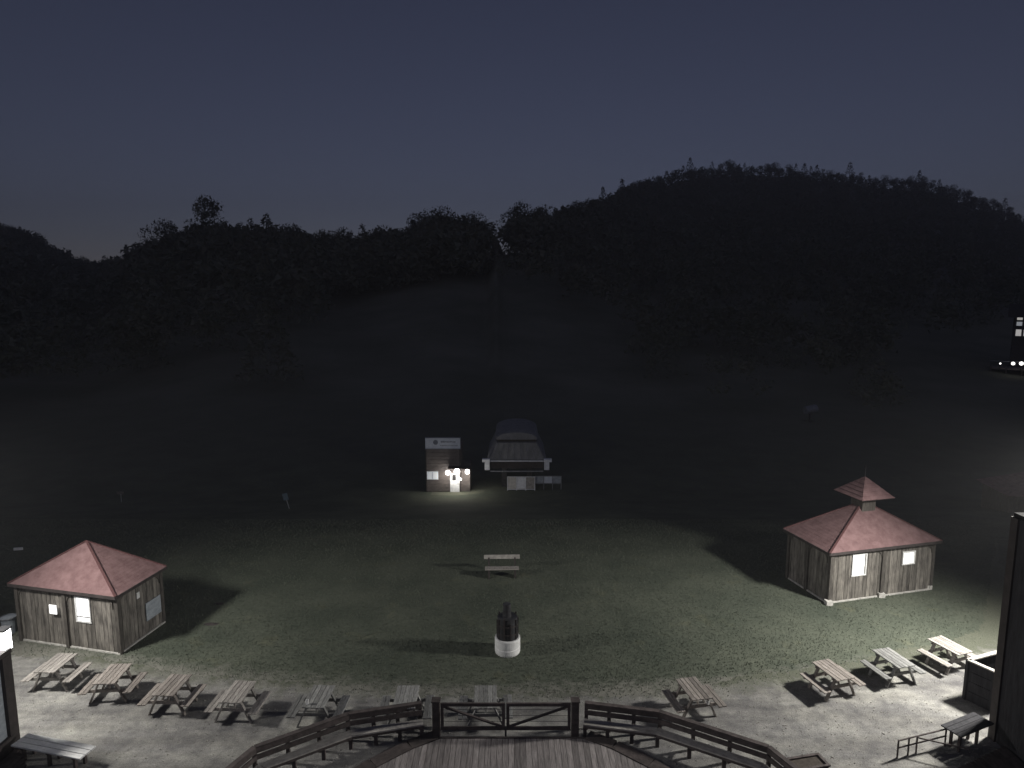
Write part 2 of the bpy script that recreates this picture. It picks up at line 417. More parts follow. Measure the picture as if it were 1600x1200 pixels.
place_tree(226, 'leafy', 2, 1.0, 'low tree on the slope climbing up from the skyline dip', None)
place_tree(416, 'conifer', 1, 1.18, 'dark pointed tree at the right shoulder of the left knoll', None)
place_tree(690, 'leafy', 3, 1.22, 'broad tree topping the middle tree line left of the gap', None)
place_tree(745, 'leafy', 4, 1.12, 'dense tree forming the left side of the narrow tree-line gap', None)
place_tree(813, 'leafy', 1, 1.24, 'leaning tree forming the right side of the narrow tree-line gap', None)
place_tree(535, 'leafy', 2, 1.1, 'small rounded tree in the low middle of the skyline', None)
place_tree(1078, 'conifer', 2, 1.15, 'pointed conifer at the left end of the mountain summit', None)
place_tree(1328, 'conifer', 3, 1.3, 'lone conifer standing clear on the mountain ridge right of the summit', None)
place_tree(1436, 'conifer', 0, 1.1, 'conifer on the second hump of the mountain ridge', None)
place_tree(972, 'conifer', 1, 1.1, 'conifer where the mountain flank begins to climb', None)
place_tree(1570, 'conifer', 2, 1.1, 'conifer on the descending right end of the mountain ridge', None)
def row(x0, x1, step, kinds, smin, smax, label, group, skip=()):
    x = x0
    while x < x1:
        if not any(a < x < b_ for a, b_ in skip):
            kd = random.choice(kinds); place_tree(x, kd, random.randrange(5 if kd == 'leafy' else 4), random.uniform(smin, smax), label, group, random.uniform(-6, 2))
        x += step * random.uniform(.7, 1.3)
row(-30, 178, 13, ['leafy', 'conifer', 'leafy'], .7, .95, 'tree in the skyline row on the far left hill above the left hut', 'skyline trees of the far left hill')
row(205, 455, 15, ['leafy', 'leafy', 'conifer'], .82, 1.05, 'tree in the skyline row over the left knoll', 'skyline trees of the left knoll')
row(456, 758, 15, ['leafy', 'leafy', 'leafy', 'conifer'], .88, 1.15, 'tree in the skyline row left of the narrow gap', 'skyline trees left of the gap', skip=((730, 768),))
row(828, 948, 15, ['leafy', 'leafy', 'conifer'], .92, 1.15, 'tree in the skyline row right of the narrow gap', 'skyline trees right of the gap')
row(958, 1610, 11, ['conifer', 'leafy', 'leafy'], .6, .95, 'small dark tree on the ridge line of the right-hand mountain', 'ridge trees of the right-hand mountain')

# the wood on the hills, one mass
def forest():
    vs = []; base = {(k, q): [crown_np(k, 60 + s_, q, 1.0) for s_ in range(6)] for k in ('leafy', 'conifer') for q in (110, 190, 520)}
    r = np.random.default_rng(11); cnt = 0
    pts = []
    for _ in range(9000):
        Yq = 66 + (560 - 66) * math.sqrt(r.random()); s = r.uniform(-.95, .98)
        Rr = np.interp(s, SS, RR)
        if Yq > Rr + 4: continue
        pxq = np.interp(s, SS, PX)
        if 430 < pxq < 1010:                       # the open ski slope
            lim = np.interp(pxq, [430, 520, 650, 760, 850, 950, 1010], [110, 158, 172, 165, 160, 150, 100])
            if Yq < lim: continue
        if 752 < pxq < 803: continue             # lift line cut
        if pxq > 1500 and Yq < 150: continue      # clearing with the far building
        if Yq < 78 + 12 * math.sin(s * 9): continue
        pts.append((s * Yq, Yq, Rr))
    for _ in range(1500):                        # close the edge of the wood along the crests
        s = r.uniform(-.82, .2); Rr = float(np.interp(s, SS, RR)); Yq = Rr + r.uniform(-32, 3); pxq = np.interp(s, SS, PX)
        if 752 < pxq < 803: continue
        pts.append((s * Yq, Yq, Rr))
    for (x, y_, Rr) in pts:
        far = y_ > 260
        k = 'conifer' if r.random() < (.5 if far else .3) else 'leafy'
        h = float(np.interp(s_of(x, y_), SS, HH)) * r.uniform(.72, .98)
        b_ = base[(k, 520 if y_ < 105 else 190 if y_ < 230 else 110)][r.integers(0, 6)]; a = r.random() * 6.28; c, s2 = math.cos(a), math.sin(a)
        q = b_ * h; wx = 1.15
        vs.append(np.stack([(q[:, 0] * c - q[:, 1] * s2) * wx + x, (q[:, 0] * s2 + q[:, 1] * c) * wx + y_, q[:, 2] + gz(x, y_)], -1))
    return np.concatenate(vs), len(pts)
def s_of(x, y): return x / y
V, cnt = forest(); print('forest trees', cnt, 'tris', len(V) // 3)
me = np_mesh('forest', V, np.arange(len(V)).reshape(-1, 3), M['leaf'])
tag(link(bpy.data.objects.new('forest', me)), 'dark continuous wood covering the hills around the ski slope', 'forest', kind='stuff')

# ------------------------------------------------------------------ lodge wings at both sides
def prism(poly, z0, z1):
    n = len(poly); m = MB()
    m.add([(x, y, z0) for x, y in poly] + [(x, y, z1) for x, y in poly],
          [tuple(range(n))[::-1], tuple(range(n, 2 * n))] + [(k, (k + 1) % n, n + (k + 1) % n, n + k) for k in range(n)])
    return m
wl = empty('lodge_wing', (-13.05, 16.3, 0))
prism([(-14, -14.3), (-.06, -14.3), (-.06, -.06), (-14, -.06)], -.3, 2.65).build('wall', M['bluegrey'], wl)
m = MB(); m.box((-.02, -.13, 1.3), (.1, .3, 2.7)); m.build('corner_board', M['trim'], wl)
m = MB(); m.box((-.0, -7.2, .25), (.09, 14, .5)); m.build('base_board', M['trim'], wl)
prism([(-14.3, -14.3), (.03, -14.3), (.03, .05), (-14.3, .05)], 2.66, 2.78).build('roof', M['trim'], wl)
tag(wl, 'low blue-grey clad lodge wing with dark corner board at the left edge', 'building')
wr = empty('lodge_wing', (12.95, 16.7, 0))
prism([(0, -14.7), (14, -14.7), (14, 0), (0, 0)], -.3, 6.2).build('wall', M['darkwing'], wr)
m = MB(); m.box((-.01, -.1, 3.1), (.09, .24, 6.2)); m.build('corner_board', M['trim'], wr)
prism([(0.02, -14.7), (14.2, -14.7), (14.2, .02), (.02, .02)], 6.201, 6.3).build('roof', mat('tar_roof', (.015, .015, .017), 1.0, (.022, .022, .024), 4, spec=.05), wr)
tag(wr, 'tall unlit dark lodge wing closing off the right edge', 'building')
# porch lamp on the left wing, glaring at the picture edge
pl = empty('wall_lamp', (-13.3, 16.36, 2.98))
m = MB(); m.box((.1, 0, .3), (.26, .3, .05)); m.build('lamp_hood', M['darksteel'], pl)
m = MB(); m.box((.12, 0, .0), (.18, .24, .52)); m.build('lamp_glass', emit('lamp_wing', (1, 1, .97), 12), pl)
tag(pl, 'glaring wall lamp on the left lodge wing at the picture edge', 'lamp')
# floodlight masts just outside the picture
def mast(loc, target, label):
    r_ = empty('floodlight_mast', (loc[0], loc[1], gz(loc[0], loc[1])))
    m = MB(); m.tube((0, 0, 0), (0, 0, loc[2] + .1), .09, .06, 12); m.build('pole', M['darksteel'], r_)
    d = (Vector(target) - loc).normalized(); back = Vector((0, 0, loc[2])) - d * .42
    m = MB(); m.bar(back - d * .12, back + d * .05, .5, .35); m.build('lamp_housing', M['darksteel'], r_)
    m = MB(); m.bar((0, 0, loc[2] - .1), back, .05, .05); m.build('bracket', M['darksteel'], r_)
    tag(r_, label, 'floodlight')
mast(LL, (-7, 21, 0), 'floodlight mast beyond the left lodge wing lighting the left tables')
mast(LR, (10, 19, 0), 'floodlight mast behind the dark right wing lighting the right tables')

# ------------------------------------------------------------------ huts
def board_wall(root, a, b, z0, z1, openings, boards, mtl, th=.03):
    """vertical boards from a to b (local xy); each is an object; openings = (u0,u1,z0,z1)"""
    a = Vector((*a, 0)); b = Vector((*b, 0)); L_ = (b - a).length; d = (b - a) / L_; nrm = Vector((d.y, -d.x, 0))
    n = round(L_ / .17); wd = L_ / n; rz = math.atan2(d.y, d.x)
    cache = {}
    for k in range(n):
        u = (k + .5) * wd; segs = [(z0, z1)]
        for (u0, u1, q0, q1) in openings:
            if u0 < u < u1: segs = [s for s in ((z0, q0), (q1, z1)) if s[1] - s[0] > .05]
        for s0, s1 in segs:
            key = (round(s0, 3), round(s1, 3))
            p = a + d * u + nrm * random.uniform(.0, .014)
            if key not in cache:
                m = MB(); m.box((0, 0, (s1 - s0) / 2), (wd - .012, th, s1 - s0)); o = m.build('board', mtl, root); cache[key] = o
            else:
                o = cache[key].copy(); link(o); o.parent = root
            o.location = (p.x, p.y, s0); o.rotation_euler = (0, 0, rz)
def hip(corners, apex, courses, lift=.018, thick=.05):
    """four corner points (ccw), apex point -> stepped shingle courses, one face at a time"""
    obs = []
    for k in range(4):
        a = Vector(corners[k]); b_ = Vector(corners[(k + 1) % 4]); p = Vector(apex); m = MB()
        nrm = (b_ - a).cross(p - a).normalized()
        for c in range(courses):
            f0 = c / courses; f1 = (c + 1) / courses
            q = [a.lerp(p, f0), b_.lerp(p, f0), b_.lerp(p, f1), a.lerp(p, f1)]
            vs = [q[0] + nrm * lift, q[1] + nrm * lift, q[2], q[3], q[0] - nrm * .004, q[1] - nrm * .004]
            m.add(vs, [(0, 1, 2, 3), (4, 5, 1, 0)])
        obs.append(m)
    return obs

def make_hut(F, Lp, Rp, ze, apz, over, z0, label, wins_near, wins_other, cupola, spots):
    """F/Lp/Rp: eave corners (front, left, right) in plan. near wall is the one carrying lit windows"""
    F = Vector(F); Lp = Vector(Lp); Rp = Vector(Rp)
    root = empty('hut', (F.x, F.y, z0))
    ex = (Rp - F); ey = (Lp - F); W = ex.length; D = ey.length; ex.normalize(); ey.normalize()
    def loc(u, v, z=0): q = ex * u + ey * v; return Vector((q.x, q.y, z))
    # floor slab
    c4 = [loc(over - .08, over - .08), loc(W - over + .08, over - .08), loc(W - over + .08, D - over + .08), loc(over - .08, D - over + .08)]
    prism([(c.x, c.y) for c in c4], -.2, .05).build('floor_slab', M['concrete'], root)
    # inner dark core keeps light out of the hollow hut
    c5 = [loc(over + .05, over + .05), loc(W - over - .05, over + .05), loc(W - over - .05, D - over - .05), loc(over + .05, D - over - .05)]
    prism([(c.x, c.y) for c in c5], .05, ze - .1).build('dark_core', M['trim'], root)
    wallc = [loc(over, over), loc(W - over, over), loc(W - over, D - over), loc(over, D - over)]
    walls = [(wallc[0], wallc[1], wins_other), (wallc[1], wallc[2], []), (wallc[2], wallc[3], []), (wallc[3], wallc[0], wins_near)]
    for a, b_, wins in walls:
        d = (b_ - a); L_ = d.length; d.normalize(); nrm = Vector((d.y, -d.x, 0)); rz = math.atan2(d.y, d.x)
        ops = [(w_['u'] * L_ - w_['w'] / 2, w_['u'] * L_ + w_['w'] / 2, w_['z0'], w_['z1']) for w_ in wins if w_['type'] == 'window']
        board_wall(root, (a + nrm * .02).xy, (b_ + nrm * .02).xy, .06, ze - .1, ops, None, M['hutwall'])
        # posts at thirds with curved knee braces
        npst = 3 if L_ > 2.2 else 2
        for k in range(npst):
            if k == npst - 1: continue
            u = L_ * k / (npst - 1); p = a + d * u + nrm * .05
            m = MB(); m.box((0, 0, ze / 2 - .03), (.13, .13, ze - .08)); o = m.build('post', M['post'], root); o.location = p; o.rotation_euler = (0, 0, rz)
        for k in range(npst - 1):
            u0 = L_ * k / (npst - 1); u1 = L_ * (k + 1) / (npst - 1); rr = min(.38, (u1 - u0) * .3)
            for side in (0, 1):
                m = MB()
                ux = u0 + .065 if side == 0 else u1 - .065; sg = 1 if side == 0 else -1
                vs = []; n_ = 7
                for q in range(n_ + 1):
                    th = math.pi / 2 * q / n_
                    vs.append((ux + sg * rr * (1 - math.sin(th)), ze - .16 - rr * (1 - math.cos(th))))
                # fan from the inner corner (post/eave) out to the curve
                corner = (ux, ze - .1)
                for q in range(n_):
                    tri = [corner, vs[q], vs[q + 1]]
                    P3 = [a + d * t_[0] + nrm * .075 + Vector((0, 0, t_[1])) for t_ in tri] + [a + d * t_[0] + nrm * .045 + Vector((0, 0, t_[1])) for t_ in tri]
                    m.add(P3, [(0, 1, 2), (3, 5, 4), (0, 3, 4, 1), (1, 4, 5, 2), (2, 5, 3, 0)])
                m.build('knee_brace', M['post'], root)
        m = MB(); m.bar(a + nrm * .09 + Vector((0, 0, ze - .09)), b_ + nrm * .09 + Vector((0, 0, ze - .09)), .08, .14); m.build('eave_beam', M['post'], root)
        for w_ in wins:
            u = w_['u'] * L_; p = a + d * u + nrm * w_.get('out', .05); zc = (w_['z0'] + w_['z1']) / 2; hh = w_['z1'] - w_['z0']
            if w_['type'] == 'window':
                m = MB(); fw = .05
                for (cx, cz, sx, sz) in ((0, hh / 2, w_['w'] + .06, fw), (0, -hh / 2, w_['w'] + .06, fw), (-w_['w'] / 2, 0, fw, hh - fw - .004), (w_['w'] / 2, 0, fw, hh - fw - .004)):
                    m.box((cx, 0, cz), (sx, .06, sz))
                fr = m.build('window', w_.get('fmat', M['white']), root); fr.location = (p.x, p.y, zc); fr.rotation_euler = (0, 0, rz)
                m = MB(); m.box((0, .012, 0), (w_['w'] - fw, .012, hh - fw)); m.build('pane', w_['mat'], fr)
                if w_.get('bar'):
                    m = MB(); m.box((0, -.01, -hh * .3), (w_['w'] - fw - .01, .02, .025)); m.build('sash_bar', M['post'], fr)
            else:
                m = MB(); m.box((0, 0, 0), (w_['w'], .03, hh), None); o = m.build(w_['type'], w_['mat'], root, bevel=.005)
                o.location = (p.x, p.y, zc); o.rotation_euler = (0, 0, rz)
    # roof
    cs = [loc(0, 0, ze), loc(W, 0, ze), loc(W, D, ze), loc(0, D, ze)]; ap = loc(W / 2, D / 2, apz)
    soff = MB(); soff.add([c - Vector((0, 0, .05)) for c in cs], [(0, 3, 2, 1)]); soff.build('soffit', M['trim'], root)
    faces = hip(cs, ap, 19, .004)
    for m in faces: m.build('roof_face', M['roof'], root)
    for k in range(4):
        a = cs[k]; b_ = cs[(k + 1) % 4]; m = MB(); m.bar(a - Vector((0, 0, .045)), b_ - Vector((0, 0, .045)), .05, .1); m.build('fascia', M['trim'], root)
        m = MB(); m.bar(a + Vector((0, 0, .02)), ap + Vector((0, 0, .02)), .07, .03); m.build('hip_cap', M['roofridge'], root)
    if cupola:
        hb = cupola['half']; zb = apz - cupola['drop']; zt = cupola['ze']
        m = MB(); m.box((ap.x, ap.y, (zb - .3 + zt) / 2), (hb * 1.5, hb * 1.5, zt - zb + .3), Matrix.Rotation(math.atan2(ex.y, ex.x), 3, 'Z')); m.build('cupola_wall', M['post'], root)
        hb2 = cupola['eave']
        cc = [ap + (ex * sx + ey * sy).to_3d() * hb2 for sx, sy in ((-1, -1), (1, -1), (1, 1), (-1, 1))]
        cc = [Vector((c.x, c.y, zt)) for c in cc]; ca = Vector((ap.x, ap.y, cupola['apex']))
        for m in hip(cc, ca, 6): m.build('cupola_roof', M['roof'], root)
        m = MB(); m.add([c - Vector((0, 0, .03)) for c in cc], [(0, 3, 2, 1)]); m.build('cupola_soffit', M['trim'], root)
        m = MB(); m.tube(ca - Vector((0, 0, .05)), ca + Vector((0, 0, .45)), .018, .008, 8); m.build('finial', M['darksteel'], root)
    for (u, v) in spots:
        m = MB(); p = loc(u * W, v * D); m.box((p.x, p.y, .06), (.24, .24, .22)); m.build('footing', M['concrete'], root)
    tag(root, label, 'hut')
    return root, loc, W, D

random.seed(21)
# left hut: eave corners at z 2.1
WL = [dict(type='window', u=.68, w=.56, z0=1.0, z1=1.86, mat=M['winlit'], bar=True),
      dict(type='notice', u=.40, w=.30, z0=1.2, z1=1.52, mat=M['noticeemit'], out=.17)]
WO = [dict(type='hatch_board', u=.78, w=.75, z0=.5, z1=1.15, mat=M['bluegrey'], out=.07),
      dict(type='small_notice', u=.45, w=.14, z0=1.5, z1=1.72, mat=M['white'], out=.07)]
make_hut((-12.898, 20.667), (-17.142, 21.674), (-12.48, 23.114), 2.1, 3.33, .2, 0,
         'timber hut with a plain red hipped roof standing at left on the lawn edge', WL, WO, None, [])
WR = [dict(type='window', u=.27, w=.62, z0=1.0, z1=1.86, mat=M['winlit2']),
      dict(type='window', u=.755, w=.56, z0=1.22, z1=1.72, mat=M['winlit2'])]
make_hut((12.043, 24.302), (11.347, 26.985), (17.113, 25.611), 2.1, 3.52, .22, 0,
         'timber hut whose red roof carries a little cupola, standing at right on the lawn', [], WR,
         dict(half=.42, drop=.2, ze=3.82, apex=4.55, eave=.78), [(.5, .05), (.96, .1), (.03, .03)])

# ------------------------------------------------------------------ picnic tables
TL, TW, TZ = 1.06, .64, .70
def make_table():
    root = empty('picnic_table')
    m = MB(); m.box((0, 0, 0), (TW / 5 - .012, TL, .035)); pk = m.build('tabletop_plank', M['table'], root, bevel=.004)
    pk.location = (-TW / 2 + TW / 10, 0, TZ)
    for k in range(1, 5): inst(pk, root, (-TW / 2 + TW / 10 + k * TW / 5, random.uniform(-.008, .008), TZ + random.uniform(-.002, .002)))
    m = MB(); m.box((0, 0, 0), (.115, TL, .035)); bp = m.build('seat_plank', M['table'], root, bevel=.004)
    bp.location = (-.69, 0, .4)
    for x in (-.565, .565, .69): inst(bp, root, (x, random.uniform(-.01, .01), .4))
    lg = None
    for y in (-.34, .34):
        for sx in (-1, 1):
            m = MB(); m.bar((sx * .20, y, TZ - .02), (sx * .52, y, 0.0), .04, .09, (0, 1, 0))
            m.build('leg', M['table'], root)
        m = MB(); m.box((0, y + .045, .355), (1.42, .04, .09)); m.build('seat_beam', M['table'], root)
        m = MB(); m.box((0, y + .045, TZ - .06), (TW - .04, .04, .08)); m.build('top_beam', M['table'], root)
        m = MB(); m.bar((0, y + .06 * (1 if y < 0 else -1), .36), (0, y * .25, TZ - .03), .06, .035); m.build('brace', M['table'], root)
    return root
T = [(-13.92, 19.13, 1, 'picnic table at the far left end of the left row, nearest the left hut'),
     (-11.85, 18.54, -4, 'second picnic table from the left end of the left row, below the hut corner'),
     (-9.8, 17.97, 2, 'third picnic table from the left end of the left row'),
     (-7.77, 17.64, 3, 'fourth picnic table from the left end, with clearly lined pale planks'),
     (-5.41, 17.42, 2, 'picnic table just behind the left bench railing, fifth from the left end'),
     (-2.96, 17.40, -1, 'picnic table half hidden behind the left gate post'),
     (-0.74, 17.40, -2, 'dim picnic table seen straight behind the gate'),
     (5.2, 17.8, -12, 'picnic table behind the right bench railing, alone on the dim gravel'),
     (9.62, 18.75, -17, 'picnic table in the right row farthest from the dark wing'),
     (11.81, 19.42, -14, 'middle one of the three brightly lit picnic tables at right'),
     (14.02, 20.15, -20, 'picnic table in the right row beside the dark open bin')]
tp = make_table()
for k, (x, y, a, lab) in enumerate(T):
    o = tp if k == 0 else copy_tree(tp)
    o.location = (x, y, .012); o.rotation_euler = (0, 0, R(-a) if False else R(a) * -1)
    tag(o, lab, 'picnic table', 'picnic tables set along the gravel edge')
M['table_brown'] = mat('table_wood_brown', (.16, .14, .125), .85, (.31, .28, .26), 6, stretch=(6, 1, 6), random_tint=.25, bump=.3)
M['table_grey'] = mat('table_wood_grey', (.15, .15, .15), .85, (.30, .30, .29), 6, stretch=(6, 1, 6), random_tint=.3, bump=.3)
for k, o in enumerate([q for q in col.objects if q.name.startswith('picnic_table')]):
    mt = [None, M['table_brown'], M['table_brown'], None, M['table_grey'], M['table_grey'], M['table_grey'], M['table_brown'], M['table_brown'], M['table_grey'], None][k % 11]
    for ch in o.children:
        if mt: ch.material_slots[0].link = 'OBJECT'; ch.material_slots[0].material = mt
        if 'plank' in ch.name: ch.rotation_euler = (random.uniform(-.006, .006), random.uniform(-.03, .03), random.uniform(-.008, .008))
def cup(x, y, z, a, lab):
    o = MB().lathe([(0, 0), (.035, 0), (.045, .12), (.04, .12), (.032, .01)], n=12).build('paper_cup', M['white']); o.location = (x, y, z)
    tag(o, lab, 'cup')
cup(-5.62, 17.05, TZ + .03, 0, 'small white cup left on the picnic table behind the left bench railing')
cup(5.52, 17.5, .43, 0, 'small white cup left on the seat of the lone picnic table right of the gate')

# ------------------------------------------------------------------ deck, edge strip and gate
deck = empty('deck', (0, 0, 0)); tag(deck, 'rounded boardwalk deck of grey lengthwise boards in front of the gate', 'deck')
xs = np.arange(-6.1, 6.11, .152)
def deck_end(x):
    a = abs(x)
    return float(np.interp(a, [0, 1.9, 2.6, 3.4, 4.3, 5.2, 6.2], [16.55, 16.52, 16.1, 15.42, 14.5, 13.3, 11.5]))
for x in xs:
    y1 = min(deck_end(x - .07), deck_end(x + .07)); L_ = y1 - 8.0
    ya, yb = deck_end(x - .071) - 8, deck_end(x + .071) - 8; m = prism([(-.071, 0), (.071, 0), (.071, yb), (-.071, ya)], -.02, .02); o = m.build('board', M['deck'], deck); o.location = (x, 8.0, .06 + random.uniform(-.002, .002))
m = MB(); m.box((0, 11, -.06), (13, 6, .1)); m.build('deck_joists', M['trim'], deck)
kp = [(-x, deck_end(x)) for x in (6.2, 5.2, 4.3, 3.4, 2.6, 1.95)] + [(x, deck_end(x)) for x in (1.95, 2.6, 3.4, 4.3, 5.2, 6.2)]
for k in range(len(kp) - 1):
    if k == 5: 
        m = MB(); m.bar((kp[k][0], kp[k][1] + .06, .05), (kp[k + 1][0], kp[k + 1][1] + .06, .05), .07, .09)
    else:
        a = Vector((*kp[k], .05)); b_ = Vector((*kp[k + 1], .05)); nrm = (b_ - a).cross(Vector((0, 0, 1))).normalized() * -.2
        m = MB(); m.bar(a + nrm, b_ + nrm, .36, .1)
    m.build('edge_strip', M['rail'], deck)  # dark flat strip following the curved deck edge

gate = empty('gate', (0, 16.68, 0)); tag(gate, 'low double timber gate with diagonal braces closing the deck', 'gate')
GX0, GX1 = -2.02, 1.68; gm = (GX0 + GX1) / 2
for x in (GX0 - .02, GX1 + .02):
    m = MB(); m.box((x, 0, .54), (.2, .2, 1.08)); m.build('post', M['rail'], gate, bevel=.01)
    m = MB(); m.box((x, 0, 1.09), (.24, .24, .03)); m.build('post_cap', M['rail'], gate)
for sgn, a, b_ in ((1, GX0 + .1, gm - .02), (-1, gm + .02, GX1 - .1)):
    m = MB(); m.box(((a + b_) / 2, 0, .96), (b_ - a, .05, .09)); m.build('top_rail', M['rail'], gate)
    m = MB(); m.box(((a + b_) / 2, 0, .27), (b_ - a, .05, .09)); m.build('bottom_rail', M['rail'], gate)
    for x in (a + .04, b_ - .04):
        m = MB(); m.box((x, 0, .615), (.08, .045, .6)); m.build('stile', M['rail'], gate)
    p, q = ((a + .08, 0, .9), (b_ - .08, 0, .32)) if sgn > 0 else ((a + .08, 0, .32), (b_ - .08, 0, .9))
    m = MB(); m.bar(p, q, .04, .075, (0, 1, 0)); m.build('diagonal_brace', M['rail'], gate)
    for z in (.45, .62, .79):
        m = MB(); m.tube((a + .08, .03, z), (b_ - .08, .03, z), .006, n=5); m.build('wire', M['darksteel'], gate)
m = MB(); m.box((gm, -.02, .16), (.05, .05, .34)); m.build('drop_bolt', M['darksteel'], gate)

# ------------------------------------------------------------------ bench railings left and right of the gate
def bench_rail(pts, label):
    """pts: ground points under the seat front; the backrest stands .35 m behind"""
    root = empty('bench_railing', (pts[0][0], pts[0][1], 0)); o3 = Vector((pts[0][0], pts[0][1], 0))
    P_ = [Vector((*p, 0)) - o3 for p in pts]; sgn = -1 if pts[-1][0] < pts[0][0] else 1
    N_ = []
    for k in range(len(P_)):
        d = Vector((0, 0, 0))
        if k > 0: d += (P_[k] - P_[k - 1]).normalized()
        if k < len(P_) - 1: d += (P_[k + 1] - P_[k]).normalized()
        d.normalize(); n_ = d.cross(Vector((0, 0, 1))) * (-1 if sgn > 0 else 1); N_.append(n_ if n_.y > 0 or abs(n_.x) > .5 else -n_)
    def off(k, o, z): return P_[k] + N_[k] * o + Vector((0, 0, z))
    for k in range(len(P_) - 1):
        for o, mm in ((.06, 'seat'), (.19, 'seat')):
            m = MB(); m.bar(off(k, o, .4), off(k + 1, o, .4), .12, .04); m.build('seat_plank', M[mm], root)
        m = MB(); m.bar(off(k, .015, .345), off(k + 1, .015, .345), .035, .07); m.build('seat_apron', M['rail'], root)
        for o, z in ((.34, .55), (.38, .70)):
            m = MB(); m.bar(off(k, o, z), off(k + 1, o, z), .04, .125); m.build('backrest_board', M['rail'], root)
        m = MB(); m.bar(off(k, .42, .79), off(k + 1, .42, .79), .13, .035); m.build('cap_rail', M['rail'], root)
        n_ = 3 if (P_[k + 1] - P_[k]).length > 1.2 else 2
        for q in range(n_):
            f = (q + (.03 if q == 0 else 0)) / n_ if k or q else .02
            a = off(k, .06, 0).lerp(off(k + 1, .06, 0), f); b_ = off(k, .42, 0).lerp(off(k + 1, .42, 0), f)
            m = MB(); m.box((a.x, a.y, .19), (.09, .07, .38)); m.build('leg', M['rail'], root)
            m = MB(); m.box((b_.x, b_.y, .38), (.09, .08, .78)); m.build('post', M['rail'], root)
            m = MB(); m.bar((a.x, a.y, .33), (b_.x, b_.y, .33), .05, .07); m.build('seat_bearer', M['rail'], root)
    tag(root, label, 'bench railing')
bench_rail([(-2.38, 16.62), (-4.2, 16.16), (-6.05, 14.95), (-6.5, 13.9), (-6.9, 12.5)], 'bench with dark board backrest curving away left of the gate')
bench_rail([(1.92, 16.62), (3.8, 16.25), (6.05, 14.95), (6.5, 13.95), (6.9, 12.5)], 'bench with dark board backrest curving away right of the gate')

# ------------------------------------------------------------------ things on the lawn
r_ = empty('wrapped_post', (-.15, 21.05, 0))
m = MB(); m.lathe([(.0, .0), (.41, .0), (.425, .06), (.425, .2), (.40, .215), (.40, .235), (.425, .25), (.425, .5), (.41, .54), (.36, .54), (.36, .3)], n=32); m.build('white_drum', M['white'], r_, smooth=False)
m = MB(); m.tube((0, 0, .3), (0, 0, 1.25), .34, .33, 20); m.build('padding', M['darksteel'], r_)
for z in (.7, .98):
    m = MB(); m.lathe([(.345, z), (.355, z), (.355, z + .05), (.345, z + .05)], n=24); m.build('strap', M['trim'], r_)
for k in range(10):
    a = k * .628; m = MB(); m.bar((math.cos(a) * .34, math.sin(a) * .34, .5), (math.cos(a) * .34, math.sin(a) * .34, 1.22 + .1 * math.sin(k * 2.1)), .05, .05, (1, 0, 0)); m.build('stave', M['trim'], r_)
m = MB(); m.tube((-.02, 0, 1.2), (-.02, 0, 1.68), .15, .13, 14); m.build('post_top', M['darksteel'], r_)
tag(r_, 'dark round post padded above a white drum, alone in the middle of the lawn', 'post')
bn = empty('lawn_bench', (-.42, 26.9, 0), R(2))
m = MB(); m.box((0, 0, .40), (1.42, .3, .045)); m.build('seat', M['table'], bn)
m = MB(); m.bar((-.76, .26, .80), (.76, .26, .80), .05, .17); m.build('backrest', M['seat'], bn)
for x in (-.55, .55):
    m = MB(); m.box((x, 0, .19), (.07, .3, .38)); m.build('leg', M['trim'], bn)
    m = MB(); m.bar((x, .17, .0), (x, .27, .86), .06, .05); m.build('back_post', M['trim'], bn)
tag(bn, 'low bench of pale rails on the dim lawn behind the white-footed post', 'bench')
for (x, y, L_, c_, lab, rz) in ((-22.9, 29.8, .38, 'white', 'small pale board lying on the grass beyond the left hut', 10),):
    o = MB().box((0, 0, .15), (L_, .05, .12)).build('board_marker', M[c_]); o.location = (x, y, gz(x, y)); o.rotation_euler = (0, 0, R(rz)); tag(o, lab, 'board')
def marker(x, y, h, w_, hh, mt, lab, lean=0.0):
    r2 = empty('trail_marker', (x, y, gz(x, y))); r2.rotation_euler = (0, R(lean), 0)
    m = MB(); m.tube((0, 0, 0), (0, 0, h), .03, n=8); m.build('pole', M['steel'], r2)
    m = MB(); m.box((0, -.045, h - hh / 2), (w_, .03, hh)); m.build('panel', mt, r2)
    tag(r2, lab, 'marker')
marker(-14.95, 43.5, 1.1, .34, .46, mat('dull_blue_panel', (.10, .14, .17), .8), 'leaning marker with a small blue-grey panel on the dark lawn left of the sign house', -14)
marker(-28.1, 46.7, .8, .5, .18, M['housewall'], 'low dull marker board far out on the dark grass above the left hut', 0)
# debris on the lawn by the left hut
for (px_, py_, s_) in ((-10.9, 22.9, .32), (-11.3, 24.5, .25)):
    o = MB().lathe([(0, .05), (.1, .06), (.28, .03), (.4, 0)], n=11).build('dark_clod', M['trim']); o.location = (px_, py_, 0); o.scale = (s_ * 2.2, s_, s_ * 1.5)
    tag(o, 'dark patch of turned earth on the lawn, the one ' + ('nearer the picnic tables' if s_ > .3 else 'farther from the tables'), 'clod')
o = empty('rubbish_bin', (-17.75, 22.3, 0)); MB().lathe([(0, 0), (.2, 0), (.23, .55), (.25, .58), (.0, .62)], n=16).build('body', M['bluegrey'], o)
MB().lathe([(.255, .56), (.265, .56), (.265, .6), (.255, .6)], n=16).build('rim', M['steel'], o)
tag(o, 'pale round bin standing at the left side of the left hut', 'bin')

